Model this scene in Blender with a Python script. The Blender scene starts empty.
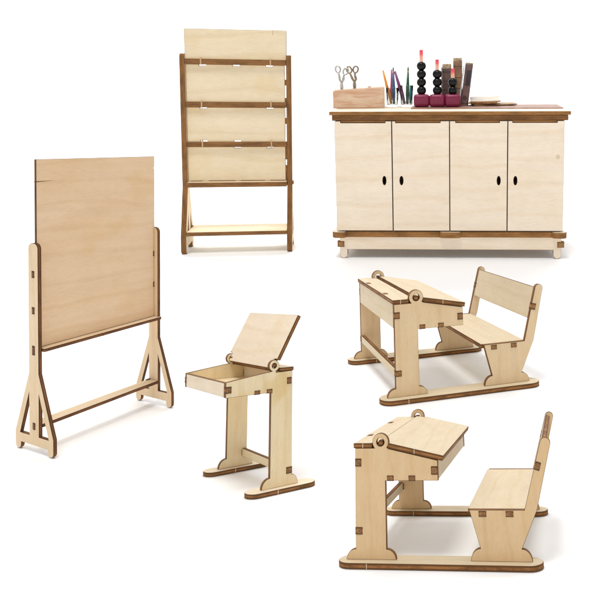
import bpy, bmesh, math, random
from mathutils import Vector, Matrix
from mathutils.geometry import tessellate_polygon

random.seed(7)
scene = bpy.context.scene
COL = scene.collection

# ------------------------------------------------------------------ camera
F_PX, PITCH, CX, CY = 713.7581, -0.022, 442.2963, 158.173      # long side 600
cd = bpy.data.cameras.new("camera")
cam = bpy.data.objects.new("camera", cd)
COL.objects.link(cam)
cam.location = (0, 0, 1.6)
cam.rotation_euler = (math.pi / 2 - PITCH, 0, 0)
cd.sensor_width = 36
cd.lens = F_PX / 600 * 36
cd.shift_x = (300 - CX) / 600
cd.shift_y = (CY - 300) / 600
cd.clip_start = 0.05
cd.clip_end = 1000
scene.camera = cam

# ------------------------------------------------------------------ light
world = bpy.data.worlds.new("World")
scene.world = world
world.use_nodes = True
bg = world.node_tree.nodes["Background"]
bg.inputs[0].default_value = (0.985, 1.0, 1.03, 1)
WORLD = 0.53
bg.inputs[1].default_value = WORLD
ld = bpy.data.lights.new("studio_softbox", 'AREA')
ld.shape = 'DISK'
ld.size = 13
ld.energy = 7000
ld.color = (1, 0.99, 0.97)
lamp = bpy.data.objects.new("studio_softbox", ld)
COL.objects.link(lamp)
lamp.location = (-5, -4, 37)
lamp.rotation_euler = (Vector((0, 8, 0)) - Vector(lamp.location)).to_track_quat('-Z', 'Y').to_euler()
# unseen fill strip, added so the seamless backdrop stays white
bd = bpy.data.lights.new("backdrop_fill", 'AREA')
bd.shape = 'RECTANGLE'
bd.size, bd.size_y = 70, 8
bd.energy = 14000
blamp = bpy.data.objects.new("backdrop_fill", bd)
COL.objects.link(blamp)
blamp.location = (-8, 30, 34)
blamp.rotation_euler = (Vector((-8, 46, 4)) - Vector(blamp.location)).to_track_quat('-Z', 'Y').to_euler()
scene.view_settings.view_transform = 'Standard'
scene.view_settings.look = 'None'
scene.view_settings.exposure = 0.1
scene.view_settings.gamma = 1

# ------------------------------------------------------------------ poses
POSE = dict(   # yaw, X, Y, tilt about X, tilt about Y, footprint radius
    stand=(1.1089, -2.1717, 4.5709, 0.0526, 0.0102, 0.52),
    rack=(0.1600, -4.3300, 15.3000, 0.1250, 0.0115, 1.30),
    cabinet=(-0.0329, 0.1853, 15.4976, 0.1657, -0.0052, 2.7),
    single=(-0.8994, -0.9682, 3.7695, -0.1465, -0.0265, 0.40),
    double_far=(-1.2515, -0.0453, 5.7716, -0.0039, -0.0264, 0.92),
    double_near=(-1.7354, 0.0558, 3.1832, -0.2005, -0.0347, 0.60),
)


def pose(key, lift=0.0):
    yaw, X, Y, tx, ty, _ = POSE[key]
    R = Matrix.Rotation(tx, 4, 'X') @ Matrix.Rotation(ty, 4, 'Y') @ Matrix.Rotation(yaw, 4, 'Z')
    return Matrix.Translation((X, Y, 0)) @ R @ Matrix.Translation((0, 0, lift))


# ------------------------------------------------------------------ materials
def nodes_of(name):
    m = bpy.data.materials.new(name)
    m.use_nodes = True
    nt = m.node_tree
    return m, nt, nt.nodes["Principled BSDF"]


def N(nt, kind, **kw):
    n = nt.nodes.new(kind)
    for k, v in kw.items():
        setattr(n, k, v)
    return n


def noise(nt, vec, scale, sx, sy, detail=4, rough=0.55):
    mp = N(nt, 'ShaderNodeMapping')
    mp.inputs['Scale'].default_value = (sx, sy, 1)
    nt.links.new(vec, mp.inputs[0])
    n = N(nt, 'ShaderNodeTexNoise')
    n.inputs['Scale'].default_value = scale
    n.inputs['Detail'].default_value = detail
    n.inputs['Roughness'].default_value = rough
    nt.links.new(mp.outputs[0], n.inputs['Vector'])
    return n.outputs['Fac']


def ramp(nt, fac, stops):
    r = N(nt, 'ShaderNodeValToRGB')
    el = r.color_ramp.elements
    while len(el) < len(stops):
        el.new(0.5)
    for e, (p, c) in zip(el, stops):
        e.position = p
        e.color = (*c, 1) if len(c) == 3 else c
    nt.links.new(fac, r.inputs[0])
    return r.outputs[0]


def mix(nt, fac, a, b, mode='MIX'):
    m = N(nt, 'ShaderNodeMix', data_type='RGBA', blend_type=mode)
    for sock, val in ((m.inputs[0], fac), (m.inputs[6], a), (m.inputs[7], b)):
        if isinstance(val, (int, float)):
            sock.default_value = val
        elif isinstance(val, tuple):
            sock.default_value = (*val, 1)
        else:
            nt.links.new(val, sock)
    return m.outputs[2]


def mul(c, k):
    return tuple(min(1, x * k) for x in c)


def wood_face(name, col, warm=None, stain=0.0, blotch=0.5, streak=0.0):
    """pale birch ply: streaky grain along UV.x, broad blotches, a few glue stains"""
    m, nt, b = nodes_of(name)
    uv = N(nt, 'ShaderNodeUVMap', uv_map='grain').outputs[0]
    warm = warm or (col[0] * 0.93, col[1] * 0.86, col[2] * 0.74)
    g1 = noise(nt, uv, 1.0, 1.4, 17, 5, 0.6)
    g2 = noise(nt, uv, 1.0, 12, 190, 4, 0.7)
    bl = noise(nt, uv, 1.0, 1.3, 3.2, 3, 0.5)
    bl2 = noise(nt, uv, 1.0, 3.5, 6.0, 5, 0.6)
    c = ramp(nt, g1, [(0.25, mul(col, 0.945)), (0.5, col), (0.75, mul(col, 1.035))])
    f = ramp(nt, bl, [(0.40, (0, 0, 0)), (0.72, (blotch,) * 3)])
    c = mix(nt, f, c, warm)
    p = ramp(nt, g2, [(0.30, (0.84, 0.80, 0.74)), (0.50, (1, 1, 1))])
    c = mix(nt, 0.75, c, p, 'MULTIPLY')
    d = ramp(nt, bl2, [(0.34, (0.955, 0.94, 0.91)), (0.58, (1, 1, 1))])
    c = mix(nt, 0.8, c, d, 'MULTIPLY')
    wv = N(nt, 'ShaderNodeTexWave', wave_type='BANDS', bands_direction='Y', wave_profile='SIN')
    wm = N(nt, 'ShaderNodeMapping')
    wm.inputs['Scale'].default_value = (0.35, 1.0, 1)
    nt.links.new(uv, wm.inputs[0])
    nt.links.new(wm.outputs[0], wv.inputs['Vector'])
    wv.inputs['Scale'].default_value = 1.3
    wv.inputs['Distortion'].default_value = 7.0
    wv.inputs['Detail'].default_value = 3.0
    wv.inputs['Detail Scale'].default_value = 0.9
    wf = ramp(nt, wv.outputs['Fac'], [(0.0, (0.955, 0.925, 0.875)), (0.16, (1, 1, 1)), (1.0, (1, 1, 1))])
    c = mix(nt, 0.8, c, wf, 'MULTIPLY')
    if streak:
        q = noise(nt, uv, 1.0, 2.0, 14, 4, 0.65)
        qf = ramp(nt, q, [(0.48, (0, 0, 0)), (0.60, (0.75 * streak,) * 3)])
        c = mix(nt, qf, c, warm)
    if stain:
        s = noise(nt, uv, 1.0, 1.9, 2.3, 2, 0.5)
        sf = ramp(nt, s, [(0.60, (0, 0, 0)), (0.66, (stain,) * 3), (0.9, (stain,) * 3)])
        c = mix(nt, sf, c, (col[0] * 0.88, col[1] * 0.74, col[2] * 0.45))
    nt.links.new(c, b.inputs['Base Color'])
    b.inputs['Roughness'].default_value = 0.62
    b.inputs['Specular IOR Level'].default_value = 0.25
    bp = N(nt, 'ShaderNodeBump')
    bp.inputs['Strength'].default_value = 0.12
    bp.inputs['Distance'].default_value = 0.004
    nt.links.new(g2, bp.inputs['Height'])
    nt.links.new(bp.outputs[0], b.inputs['Normal'])
    return m


EDGE_COL, CORES = {}, {}


def core_of(edge):
    """lighter end grain seen in the middle of a tab"""
    if edge.name not in CORES:
        CORES[edge.name] = plain(edge.name + "_core", tuple(c * k for c, k in zip(EDGE_COL[edge.name], (0.95, 1.02, 1.05))), 0.7, var=0.45, scale=60)
    return CORES[edge.name]


def wood_edge(name, col, dark=None, flat=False):
    """laser-burnt ply edge: charred layers across the thickness (UV.y 0..1)"""
    m, nt, b = nodes_of(name)
    uv = N(nt, 'ShaderNodeUVMap', uv_map='grain').outputs[0]
    dark = dark or mul(col, 0.42)
    sep = N(nt, 'ShaderNodeSeparateXYZ')
    nt.links.new(uv, sep.inputs[0])
    if flat:
        layer = ramp(nt, sep.outputs[1], [(0.0, mul(col, 0.42)), (0.13, mul(col, 0.95)), (0.36, mul(col, 1.04)), (0.40, mul(col, 0.86)),
                                          (0.60, mul(col, 0.9)), (0.64, mul(col, 1.06)), (0.87, mul(col, 0.95)), (1.0, mul(col, 0.38))])
    else:
        layer = ramp(nt, sep.outputs[1], [(0.0, mul(col, 0.35)), (0.20, mul(col, 0.55)), (0.34, mul(col, 1.35)),
                                      (0.62, mul(col, 1.30)), (0.78, mul(col, 0.55)), (1.0, mul(col, 0.3))])
    n1 = noise(nt, uv, 1.0, 4.5, 1.0, 4, 0.65)
    n2 = noise(nt, uv, 1.0, 60, 5.0, 3, 0.6)
    f = ramp(nt, n1, [(0.36, (0.85,) * 3), (0.58, (0, 0, 0))])
    c = mix(nt, f, layer, mul(col, 0.5) if flat else dark)
    k = ramp(nt, n2, [(0.3, (0.84, 0.82, 0.78)), (0.6, (1.05, 1.04, 1.02))])
    c = mix(nt, 1.0, c, k, 'MULTIPLY')
    EDGE_COL[name] = col
    nt.links.new(c, b.inputs['Base Color'])
    b.inputs['Roughness'].default_value = 0.7
    b.inputs['Specular IOR Level'].default_value = 0.2
    return m


def plain(name, col, rough=0.5, metal=0.0, spec=0.5, var=0.0, scale=8):
    m, nt, b = nodes_of(name)
    if var:
        tc = N(nt, 'ShaderNodeTexCoord').outputs['Object']
        n = N(nt, 'ShaderNodeTexNoise')
        n.inputs['Scale'].default_value = scale
        n.inputs['Detail'].default_value = 5
        nt.links.new(tc, n.inputs['Vector'])
        c = ramp(nt, n.outputs['Fac'], [(0.3, mul(col, 1 - var)), (0.7, mul(col, 1 + var))])
        nt.links.new(c, b.inputs['Base Color'])
    else:
        b.inputs['Base Color'].default_value = (*col, 1)
    b.inputs['Roughness'].default_value = rough
    b.inputs['Metallic'].default_value = metal
    b.inputs['Specular IOR Level'].default_value = spec
    return m


# ------------------------------------------------------------------ mesh collector
class Build:
    def __init__(self, scale=1.0):
        self.v, self.f, self.m, self.uv, self.sm = [], [], [], [], []
        self.S = scale

    def face(self, idx, mat, uvs, smooth=False):
        self.f.append(idx)
        self.m.append(mat)
        self.uv.append(uvs)
        self.sm.append(smooth)

    def plate(self, outer, t, o, U, V, holes=(), grain='u', cham=None, mats=(0, 1)):
        """flat board cut to an outline: pale faces, burnt edges with a charred arris"""
        o, U, V = Vector(o), Vector(U).normalized(), Vector(V).normalized()
        W = U.cross(V)
        c = t * 0.075 if cham is None else cham
        off = (random.uniform(0, 50), random.uniform(0, 50))

        def area(p):
            return sum(p[i][0] * p[(i + 1) % len(p)][1] - p[(i + 1) % len(p)][0] * p[i][1] for i in range(len(p))) / 2
        loops = []
        for k, p in enumerate([outer] + list(holes)):
            p = [tuple(q) for q in p]
            q = [p[0]]
            for a in p[1:]:
                if math.dist(a, q[-1]) > 1e-5 * self.S:
                    q.append(a)
            if math.dist(q[0], q[-1]) < 1e-5 * self.S:
                q.pop()
            if (area(q) > 0) != (k == 0):
                q.reverse()
            loops.append(q)

        def inset(p):
            n = len(p)
            out = []
            for i in range(n):
                a, b_, d = p[i - 1], p[i], p[(i + 1) % n]
                e1 = Vector((b_[0] - a[0], b_[1] - a[1])).normalized()
                e2 = Vector((d[0] - b_[0], d[1] - b_[1])).normalized()
                n1, n2 = Vector((-e1.y, e1.x)), Vector((-e2.y, e2.x))
                s = n1 + n2
                den = 1 + n1.dot(n2)
                s = s / den if den > 0.3 else s.normalized() * 1.2 if s.length > 1e-6 else n1
                out.append((b_[0] + s.x * c, b_[1] + s.y * c))
            return out
        ins = [inset(p) for p in loops]

        def P(q, w):
            return o + U * q[0] + V * q[1] + W * w
        layers = [(ins, 0.0), (loops, c), (loops, t - c), (ins, t)]
        base = []
        for L, w in layers:
            base.append(len(self.v))
            for p in L:
                for q in p:
                    self.v.append(P(q, w))
        flat = [q for p in ins for q in p]
        tris = tessellate_polygon([[Vector((q[0], q[1], 0)) for q in p] for p in ins])

        def fuv(q):
            a, b_ = (q[0], q[1]) if grain == 'u' else (q[1], q[0])
            return (a / self.S + off[0], b_ / self.S + off[1])
        for tr in tris:
            a, b_, d = tr
            ar = (flat[b_][0] - flat[a][0]) * (flat[d][1] - flat[a][1]) - (flat[d][0] - flat[a][0]) * (flat[b_][1] - flat[a][1])
            if abs(ar) < 1e-14:
                continue
            if ar < 0:
                a, b_, d = a, d, b_
            self.face([base[3] + a, base[3] + b_, base[3] + d], mats[0], [fuv(flat[i]) for i in (a, b_, d)])
            self.face([base[0] + a, base[0] + d, base[0] + b_], mats[0], [fuv(flat[i]) for i in (a, d, b_)])
        start = 0
        for p in loops:
            n = len(p)
            run = off[0]
            for i in range(n):
                j = (i + 1) % n
                L = math.dist(p[i], p[j]) / self.S
                for k, (v0, v1) in enumerate(((0.17, 0.2), (0.05, 0.95), (0.8, 0.83))):
                    a, b_ = base[k] + start + i, base[k] + start + j
                    d, e = base[k + 1] + start + j, base[k + 1] + start + i
                    self.face([a, b_, d, e], mats[1], [(run, v0), (run + L, v0), (run + L, v1), (run, v1)])
                run += L
            start += n
        return self

    def box(self, lo, hi, mat=1, M=None):
        x0, y0, z0 = lo
        x1, y1, z1 = hi
        s = len(self.v)
        for p in ((x0, y0, z0), (x1, y0, z0), (x1, y1, z0), (x0, y1, z0), (x0, y0, z1), (x1, y0, z1), (x1, y1, z1), (x0, y1, z1)):
            p = Vector(p)
            self.v.append(M @ p if M is not None else p)
        r = random.uniform(0, 30)
        for q in ((0, 3, 2, 1), (4, 5, 6, 7), (0, 1, 5, 4), (1, 2, 6, 5), (2, 3, 7, 6), (3, 0, 4, 7)):
            d1 = (self.v[s + q[0]] - self.v[s + q[1]]).length / self.S
            self.face([s + i for i in q], mat, [(r, 0), (r + d1, 0), (r + d1, 1), (r, 1)])
        return self

    def tab(self, lo, hi, axis=0, mat=1, M=None):
        """finger-joint tab poking through a board: charred outline, lighter core"""
        self.box(lo, hi, mat, M)
        c = [(a + b_) / 2 for a, b_ in zip(lo, hi)]
        h = [(b_ - a) / 2 for a, b_ in zip(lo, hi)]
        g = [0.62, 0.70, 0.70]
        g[axis] = 1.0 + 0.004 * self.S / max(h[axis], 1e-6)
        self.box(tuple(c[i] - h[i] * g[i] for i in range(3)), tuple(c[i] + h[i] * g[i] for i in range(3)), 2, M)
        return self

    def revolve(self, prof, o=(0, 0, 0), M=None, n=24, mat=0, smooth=True, sq=0.0):
        """prof = (radius, z) pairs; sq>0 squares the section"""
        s = len(self.v)
        for r, z in prof:
            for k in range(n):
                a = 2 * math.pi * (k + 0.5) / n
                ca, sa = math.cos(a), math.sin(a)
                g = 1.0
                if sq:
                    e = 2 + sq
                    g = 1 / ((abs(ca) ** e + abs(sa) ** e) ** (1 / e))
                p = Vector((o[0] + r * g * ca, o[1] + r * g * sa, o[2] + z))
                self.v.append(M @ p if M is not None else p)
        for i in range(len(prof) - 1):
            for k in range(n):
                j = (k + 1) % n
                self.face([s + i * n + k, s + i * n + j, s + (i + 1) * n + j, s + (i + 1) * n + k], mat,
                          [(k / n, i), ((k + 1) / n, i), ((k + 1) / n, i + 1), (k / n, i + 1)], smooth)
        for i, flip in ((0, True), (len(prof) - 1, False)):
            if prof[i][0] > 1e-6:
                q = [s + i * n + k for k in range(n)]
                if flip:
                    q.reverse()
                self.face(q, mat, [(0, 0)] * n)
        return self

    def tube(self, pts, r, n=8, mat=0, closed=False, radii=None):
        pts = [Vector(p) for p in pts]
        s = len(self.v)
        m = len(pts)
        prev = None
        for i, p in enumerate(pts):
            if closed:
                d = (pts[(i + 1) % m] - pts[i - 1])
            else:
                d = pts[min(i + 1, m - 1)] - pts[max(i - 1, 0)]
            d.normalize()
            ref = prev if prev is not None else (Vector((0, 1, 0)) if abs(d.y) < 0.9 else Vector((1, 0, 0)))
            a = (ref - d * ref.dot(d)).normalized()
            prev = a
            b_ = d.cross(a)
            rr = radii[i] if radii else r
            for k in range(n):
                t = 2 * math.pi * k / n
                self.v.append(p + a * math.cos(t) * rr + b_ * math.sin(t) * rr)
        for i in range(m if closed else m - 1):
            i2 = (i + 1) % m
            for k in range(n):
                j = (k + 1) % n
                self.face([s + i * n + k, s + i * n + j, s + i2 * n + j, s + i2 * n + k], mat,
                          [(i, k / n), (i, (k + 1) / n), (i + 1, (k + 1) / n), (i + 1, k / n)], True)
        if not closed:
            self.face([s + k for k in range(n)][::-1], mat, [(0, 0)] * n)
            self.face([s + (m - 1) * n + k for k in range(n)], mat, [(0, 0)] * n)
        return self

    def obj(self, name, mats, parent=None, bevel=0.0):
        me = bpy.data.meshes.new(name)
        me.from_pydata([tuple(p) for p in self.v], [], self.f)
        mats = list(mats) if isinstance(mats, (list, tuple)) else [mats]
        if max(self.m) == 2 and len(mats) == 2:
            mats.append(core_of(mats[1]))
        for mt in mats:
            me.materials.append(mt)
        ul = me.uv_layers.new(name='grain')
        for poly, mi, uvs, sm in zip(me.polygons, self.m, self.uv, self.sm):
            poly.material_index = mi
            poly.use_smooth = sm
            for li, q in zip(poly.loop_indices, uvs):
                ul.data[li].uv = q
        me.validate()
        me.update()
        bm = bmesh.new()
        bm.from_mesh(me)
        bmesh.ops.recalc_face_normals(bm, faces=bm.faces)
        bm.to_mesh(me)
        bm.free()
        o = bpy.data.objects.new(name, me)
        COL.objects.link(o)
        if parent is not None:
            o.parent = parent
        if bevel:
            md = o.modifiers.new("edge", 'BEVEL')
            md.width = bevel
            md.segments = 3
            md.limit_method = 'ANGLE'
            md.angle_limit = 0.6
        return o


def thing(name, label, cat, M, group=None):
    o = bpy.data.objects.new(name, None)
    COL.objects.link(o)
    o.matrix_world = M
    o.empty_display_size = 0.1
    o["label"], o["category"] = label, cat
    if group:
        o["group"] = group
    return o


def tag(o, label, cat, group=None):
    o["label"], o["category"] = label, cat
    if group:
        o["group"] = group
    return o


def arc(cx, cy, rx, ry, a0, a1, n=10):
    return [(cx + rx * math.cos(math.radians(a0 + (a1 - a0) * i / n)),
             cy + ry * math.sin(math.radians(a0 + (a1 - a0) * i / n))) for i in range(n + 1)]


def rect(x0, y0, x1, y1):
    return [(x0, y0), (x1, y0), (x1, y1), (x0, y1)]


def capsule(x, y0, y1, r, n=12):
    return arc(x, y1 - r, r, r, 0, 180, n) + arc(x, y0 + r, r, r, 180, 360, n)


def notch_rect(x0, y0, x1, y1, top=(), bottom=(), d=0.02):
    """rectangle with little rectangular cuts in its top / bottom edge, given as (xa, xb)"""
    p = [(x0, y0)]
    for a, b in sorted(bottom):
        p += [(a, y0), (a, y0 + d), (b, y0 + d), (b, y0)]
    p += [(x1, y0), (x1, y1)]
    for a, b in sorted(top, reverse=True):
        p += [(b, y1), (b, y1 - d), (a, y1 - d), (a, y1)]
    p += [(x0, y1)]
    return p


X, Y, Z = (1, 0, 0), (0, 1, 0), (0, 0, 1)

# ------------------------------------------------------------------ ground: one white seamless sheet
gm, gnt, gb = nodes_of("white_seamless_paper")
gb.inputs['Base Color'].default_value = (0.95, 0.95, 0.95, 1)
gb.inputs['Roughness'].default_value = 0.9
gb.inputs['Specular IOR Level'].default_value = 0.1


def ground_height(x, y):
    """the sheet lies in gentle slopes; each piece stands on its own flat patch"""
    ws, hs = 0.0, 0.0
    for yaw, px, py, tx, ty, r in POSE.values():
        d = max(0.0, math.hypot(x - px, y - py) - r) / r
        nrm = (Matrix.Rotation(tx, 3, 'X') @ Matrix.Rotation(ty, 3, 'Y')) @ Vector((0, 0, 1))
        hgt = -(nrm.x * (x - px) + nrm.y * (y - py)) / nrm.z
        hgt = max(-0.9 * r, min(0.9 * r, hgt))
        w = 1.0 / (d ** 3 + 1e-7)
        ws += w
        hs += w * hgt
    return hs / (ws + 1.5)


def axis(lo, hi, step, far0, far1):
    a = [lo + step * i for i in range(int((hi - lo) / step) + 1)]
    g, k = [], lo
    s = step
    while k > far0:
        s *= 1.5
        k -= s
        g.insert(0, k)
    k, s = a[-1], step
    while k < far1:
        s *= 1.5
        k += s
        a.append(k)
    return g + a


gx = axis(-6.5, 4.0, 0.11, -90, 90)
gy = [y for y in axis(1.6, 19.0, 0.11, -30, 30) if y < 31]
rows = [(y, None) for y in gy]
y0, RAD = gy[-1], 16.0
for i in range(1, 25):                                        # the sheet sweeps up behind into a tall backdrop
    a = math.pi / 2 * i / 24
    rows.append((y0 + RAD * math.sin(a), RAD * (1 - math.cos(a))))
rows.append((y0 + RAD, 30.0))
rows.append((y0 + RAD, 55.0))
gv = []
for y, up in rows:
    for x in gx:
        gv.append((x, y, (ground_height(x, y) if up is None else ground_height(x, y0) + up) - 0.0012))
nx = len(gx)
gf = [(j * nx + i, j * nx + i + 1, (j + 1) * nx + i + 1, (j + 1) * nx + i) for j in range(len(rows) - 1) for i in range(nx - 1)]
gme = bpy.data.meshes.new("ground")
gme.from_pydata(gv, [], gf)
gme.polygons.foreach_set("use_smooth", [True] * len(gf))
gme.materials.append(gm)
gme.update()
ground = bpy.data.objects.new("ground", gme)
COL.objects.link(ground)
ground["kind"] = "structure"


# ------------------------------------------------------------------ A-frame side used by board stand and rack
def a_frame(b, x, t, a, p, hs, ht, q, apex, zb0, zb1, zb2, strut, foot):
    """outline in the y-z plane, thickness along +x from x"""
    r = foot / 2
    out = []
    out += arc(a - r, r, r, r, 0, -180, 8)                    # rear foot, rounded underneath
    out += [(a - foot, zb0)]
    out += [(-a + foot, zb0)]
    out += arc(-a + r, r, r, r, 0, -180, 8)
    out += [(-a, zb2), (-p, hs)]
    cr = p * 0.75
    out += [(-p, ht - cr)] + arc(-p + cr, ht - cr, cr, cr, 180, 90, 6) + arc(p - cr, ht - cr, cr, cr, 90, 0, 6) + [(p, ht - cr), (p, hs), (a, zb2)]
    slope = (a - p) / (hs - zb2)
    yb = a - (zb1 - zb2) * slope - strut
    h1 = [(p, zb1), (max(yb, p + 0.02 * q), zb1), (p, apex)]
    h2 = [(-y_, z_) for y_, z_ in h1]
    b.plate(out, t, (x, 0, 0), Y, Z, holes=[h1, h2], grain='v')


# ================================================================== 1 display board on A-frame stand
def board_stand():
    W, a, p, hs, ht, hb, hl, t = 0.8782, 0.1713, 0.0432, 0.4655, 1.2199, 1.7027, 0.6074, 0.0225
    S = 0.63
    face = wood_face("peach_birch_face", (0.83, 0.61, 0.40), warm=(0.79, 0.53, 0.305), stain=0.25, blotch=0.6)
    pale = wood_face("pale_birch_frame_face", (0.83, 0.65, 0.44))
    edge = wood_edge("dark_burnt_edge", (0.19, 0.078, 0.030))
    T = thing("display_board_stand", "tall empty peach-toned wooden board standing between two A-frame legs", "board stand", pose('stand', 0.001))
    for x in (-W / 2, W / 2 - t):
        b = Build(S)
        a_frame(b, x, t, a, p, hs, ht, 0.5, 0.352, 0.042, 0.098, 0.105, 0.046, 0.052)
        b.obj("leg_frame", [pale, edge], T)
    xi = W / 2 - t - 0.0008
    tb = 0.018
    b = Build(S)
    z0 = hl + 0.004
    crack = 1.62
    xl = xi + 0.006
    out = [(-xi, z0), (xi, z0), (xi, ht * 0.995), (xl, ht * 0.995), (xl, hb - 0.085), (xl - 0.006, hb - 0.085), (xl - 0.006, hb - 0.075), (xl, hb - 0.07),
           (xl, hb), (-xl, hb), (-xl, ht * 0.995), (-xi, ht * 0.995)]
    b.plate(out, tb, (0, 0.009, 0), X, Z)
    b.plate([(-xl - 0.0006, hb - 0.1315), (-xl + 0.05, hb - 0.1285), (-xl + 0.12, hb - 0.1262), (-xl + 0.05, hb - 0.1262), (-xl - 0.0006, hb - 0.1262)], 0.0194, (0, 0.0098, 0), X, Z, mats=(1, 1), cham=0.0002)      # crack running on from the slit
    for zc in (1.04, 0.83):
        b.tab((-W / 2 - 0.0012, -0.0115, zc - 0.02), (-xi + 0.001, 0.0115, zc + 0.02))
        b.tab((xi - 0.001, -0.0115, zc - 0.02), (W / 2 + 0.0012, 0.0115, zc + 0.02))
        b.box((xi - 0.008, -0.0105, zc - 0.016), (xi + 0.0, 0.0, zc + 0.016))
    b.obj("board", [face, edge], T)
    b = Build(S)
    r = 0.012
    tl = 0.0185
    b.plate([(-xi, 0.03), (-xi, -0.05)] + arc(-xi + r, -0.0626 + r, r, r, 180, 270, 5) + [(-0.03, -0.0626), (-0.03, -0.066), (-0.022, -0.066), (-0.022, -0.0626)] +
            arc(xi + 0.02 - r, -0.0626 + r, r, r, 270, 360, 5) + [(xi + 0.02, -0.046), (xi, -0.046), (xi, 0.03)], tl, (0, 0, hl - tl + 0.002), X, Y)
    b.tab((-W / 2 - 0.0012, -0.0115, hl - tl - 0.018), (-xi + 0.001, 0.0115, hl + 0.018))
    b.obj("tray_ledge", [pale, edge], T)
    b = Build(S)
    b.plate(rect(-xi, -0.043, xi, 0.043), 0.02, (0, 0, 0.148), X, Y)
    b.tab((-W / 2 - 0.0012, -0.0115, 0.135), (-xi + 0.001, 0.0115, 0.175))
    b.box((xi - 0.03, 0.024, 0.168), (xi, 0.043, 0.172))
    b.obj("crossbar", [pale, edge], T)


# ================================================================== 2 display rack
def rack():
    W, a, p, hs, ht, hp, t = 2.238, 0.4216, 0.104, 1.36, 4.1144, 4.6217, 0.106
    S = 2.1
    face = wood_face("cream_birch_face", (0.81, 0.685, 0.49), warm=(0.78, 0.63, 0.39), stain=0.22)
    edge = wood_edge("mid_brown_burnt_edge", (0.285, 0.135, 0.048), flat=True)
    pale = wood_face("bare_tab_wood", (0.56, 0.38, 0.21))
    T = thing("display_rack", "narrow wooden magazine rack with stepped cream panels and brown ledges", "rack", pose('rack', 0.002))
    for x in (-W / 2, W / 2 - t):
        b = Build(S)
        a_frame(b, x, t, a, p, hs, ht, 2.2, 0.80, 0.13, 0.34, 0.36, 0.15, 0.17)
        # narrow nicks across the front edge
        b.obj("leg_frame", [face, edge], T)
    xi = W / 2 - t - 0.003
    NO = [(-0.745, -0.605), (-0.07, 0.07), (0.597, 0.739)]
    tp = 0.075
    ledges = [(3.896, 4.006), (3.013, 3.127), (2.19, 2.30)]
    # panels between ledges; each has small cut-outs that let the backdrop through
    spans = [(4.006, hp, (), ()), (3.127, 3.896, NO, ()), (2.30, 3.013, (NO[0], NO[2]), (NO[0], NO[1])), (1.466, 2.19, (NO[1], NO[2]), ())]
    xr = xi - 0.028
    for k, (z0, z1, top, bot) in enumerate(spans):
        b = Build(S)
        if k == 0:
            out = [(-xi - 0.015, z0)] + [(xi + 0.015, z0), (xi + 0.015, z1)] + [(-xi - 0.015, z1)]
        else:
            core = notch_rect(-xi, z0, xr, z1, top, bot, 0.026)
            out = core
        b.plate(out, tp, (0, 0.03, 0), X, Z)
        if k == 0:                                            # hairline crack from the top edge
            b.box((0.748, -0.0462, z1 - 0.10), (0.7535, -0.044, z1 - 0.004), 1)
        if k:
            for f0, f1 in ((0.0, 0.12), (0.46, 0.62)) if k == 1 else ((0.52, 0.7),) if k == 2 else ((0.0, 0.45), (0.62, 1.0)):
                b.box((xr - 0.002, -0.04, z0 + (z1 - z0) * f0), (xi, 0.028, z0 + (z1 - z0) * f1))
        b.obj("back_panel", [face, edge], T)
    for k, (z0, z1) in enumerate(ledges):
        b = Build(S)
        yf = -0.118
        b.plate(rect(-xi, yf, xi, 0.028), z1 - z0, (0, 0, z0), X, Y)
        for na, nb in (NO[0], NO[2]):                         # the pale hook tabs that lock each ledge
            xc = na + 0.05 if na < 0 else nb - 0.04
            b.box((xc - 0.014, yf - 0.012, z0 - 0.01), (xc + 0.014, yf + 0.02, z1 + 0.03), 2)
        b.obj("ledge", [face, edge, pale], T)
    b = Build(S)
    b.plate(rect(-xi, -0.26, xi, 0.028), 0.1, (0, 0, 1.365), X, Y)
    for x0, x1 in ((-0.96, -0.72), (-0.60, -0.06), (0.05, 0.55), (0.66, 0.97)):
        b.box((x0, -0.05, 1.4652), (x1, -0.046, 1.480))
    b.box((W / 2 - 0.002, -0.1, 1.39), (W / 2 + 0.03, 0.02, 1.46))
    b.obj("bottom_ledge", [face, edge], T)
    b = Build(S)
    b.plate(rect(-xi, -0.40, xi, 0.40), 0.08, (0, 0, 0.374), X, Y)
    b.box((-xi, 0.10, 0.4535), (-xi + 0.02, 0.30, 0.472))
    b.box((xi - 0.02, 0.10, 0.4535), (xi, 0.30, 0.472))
    b.obj("foot_shelf", [face, edge], T)


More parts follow.
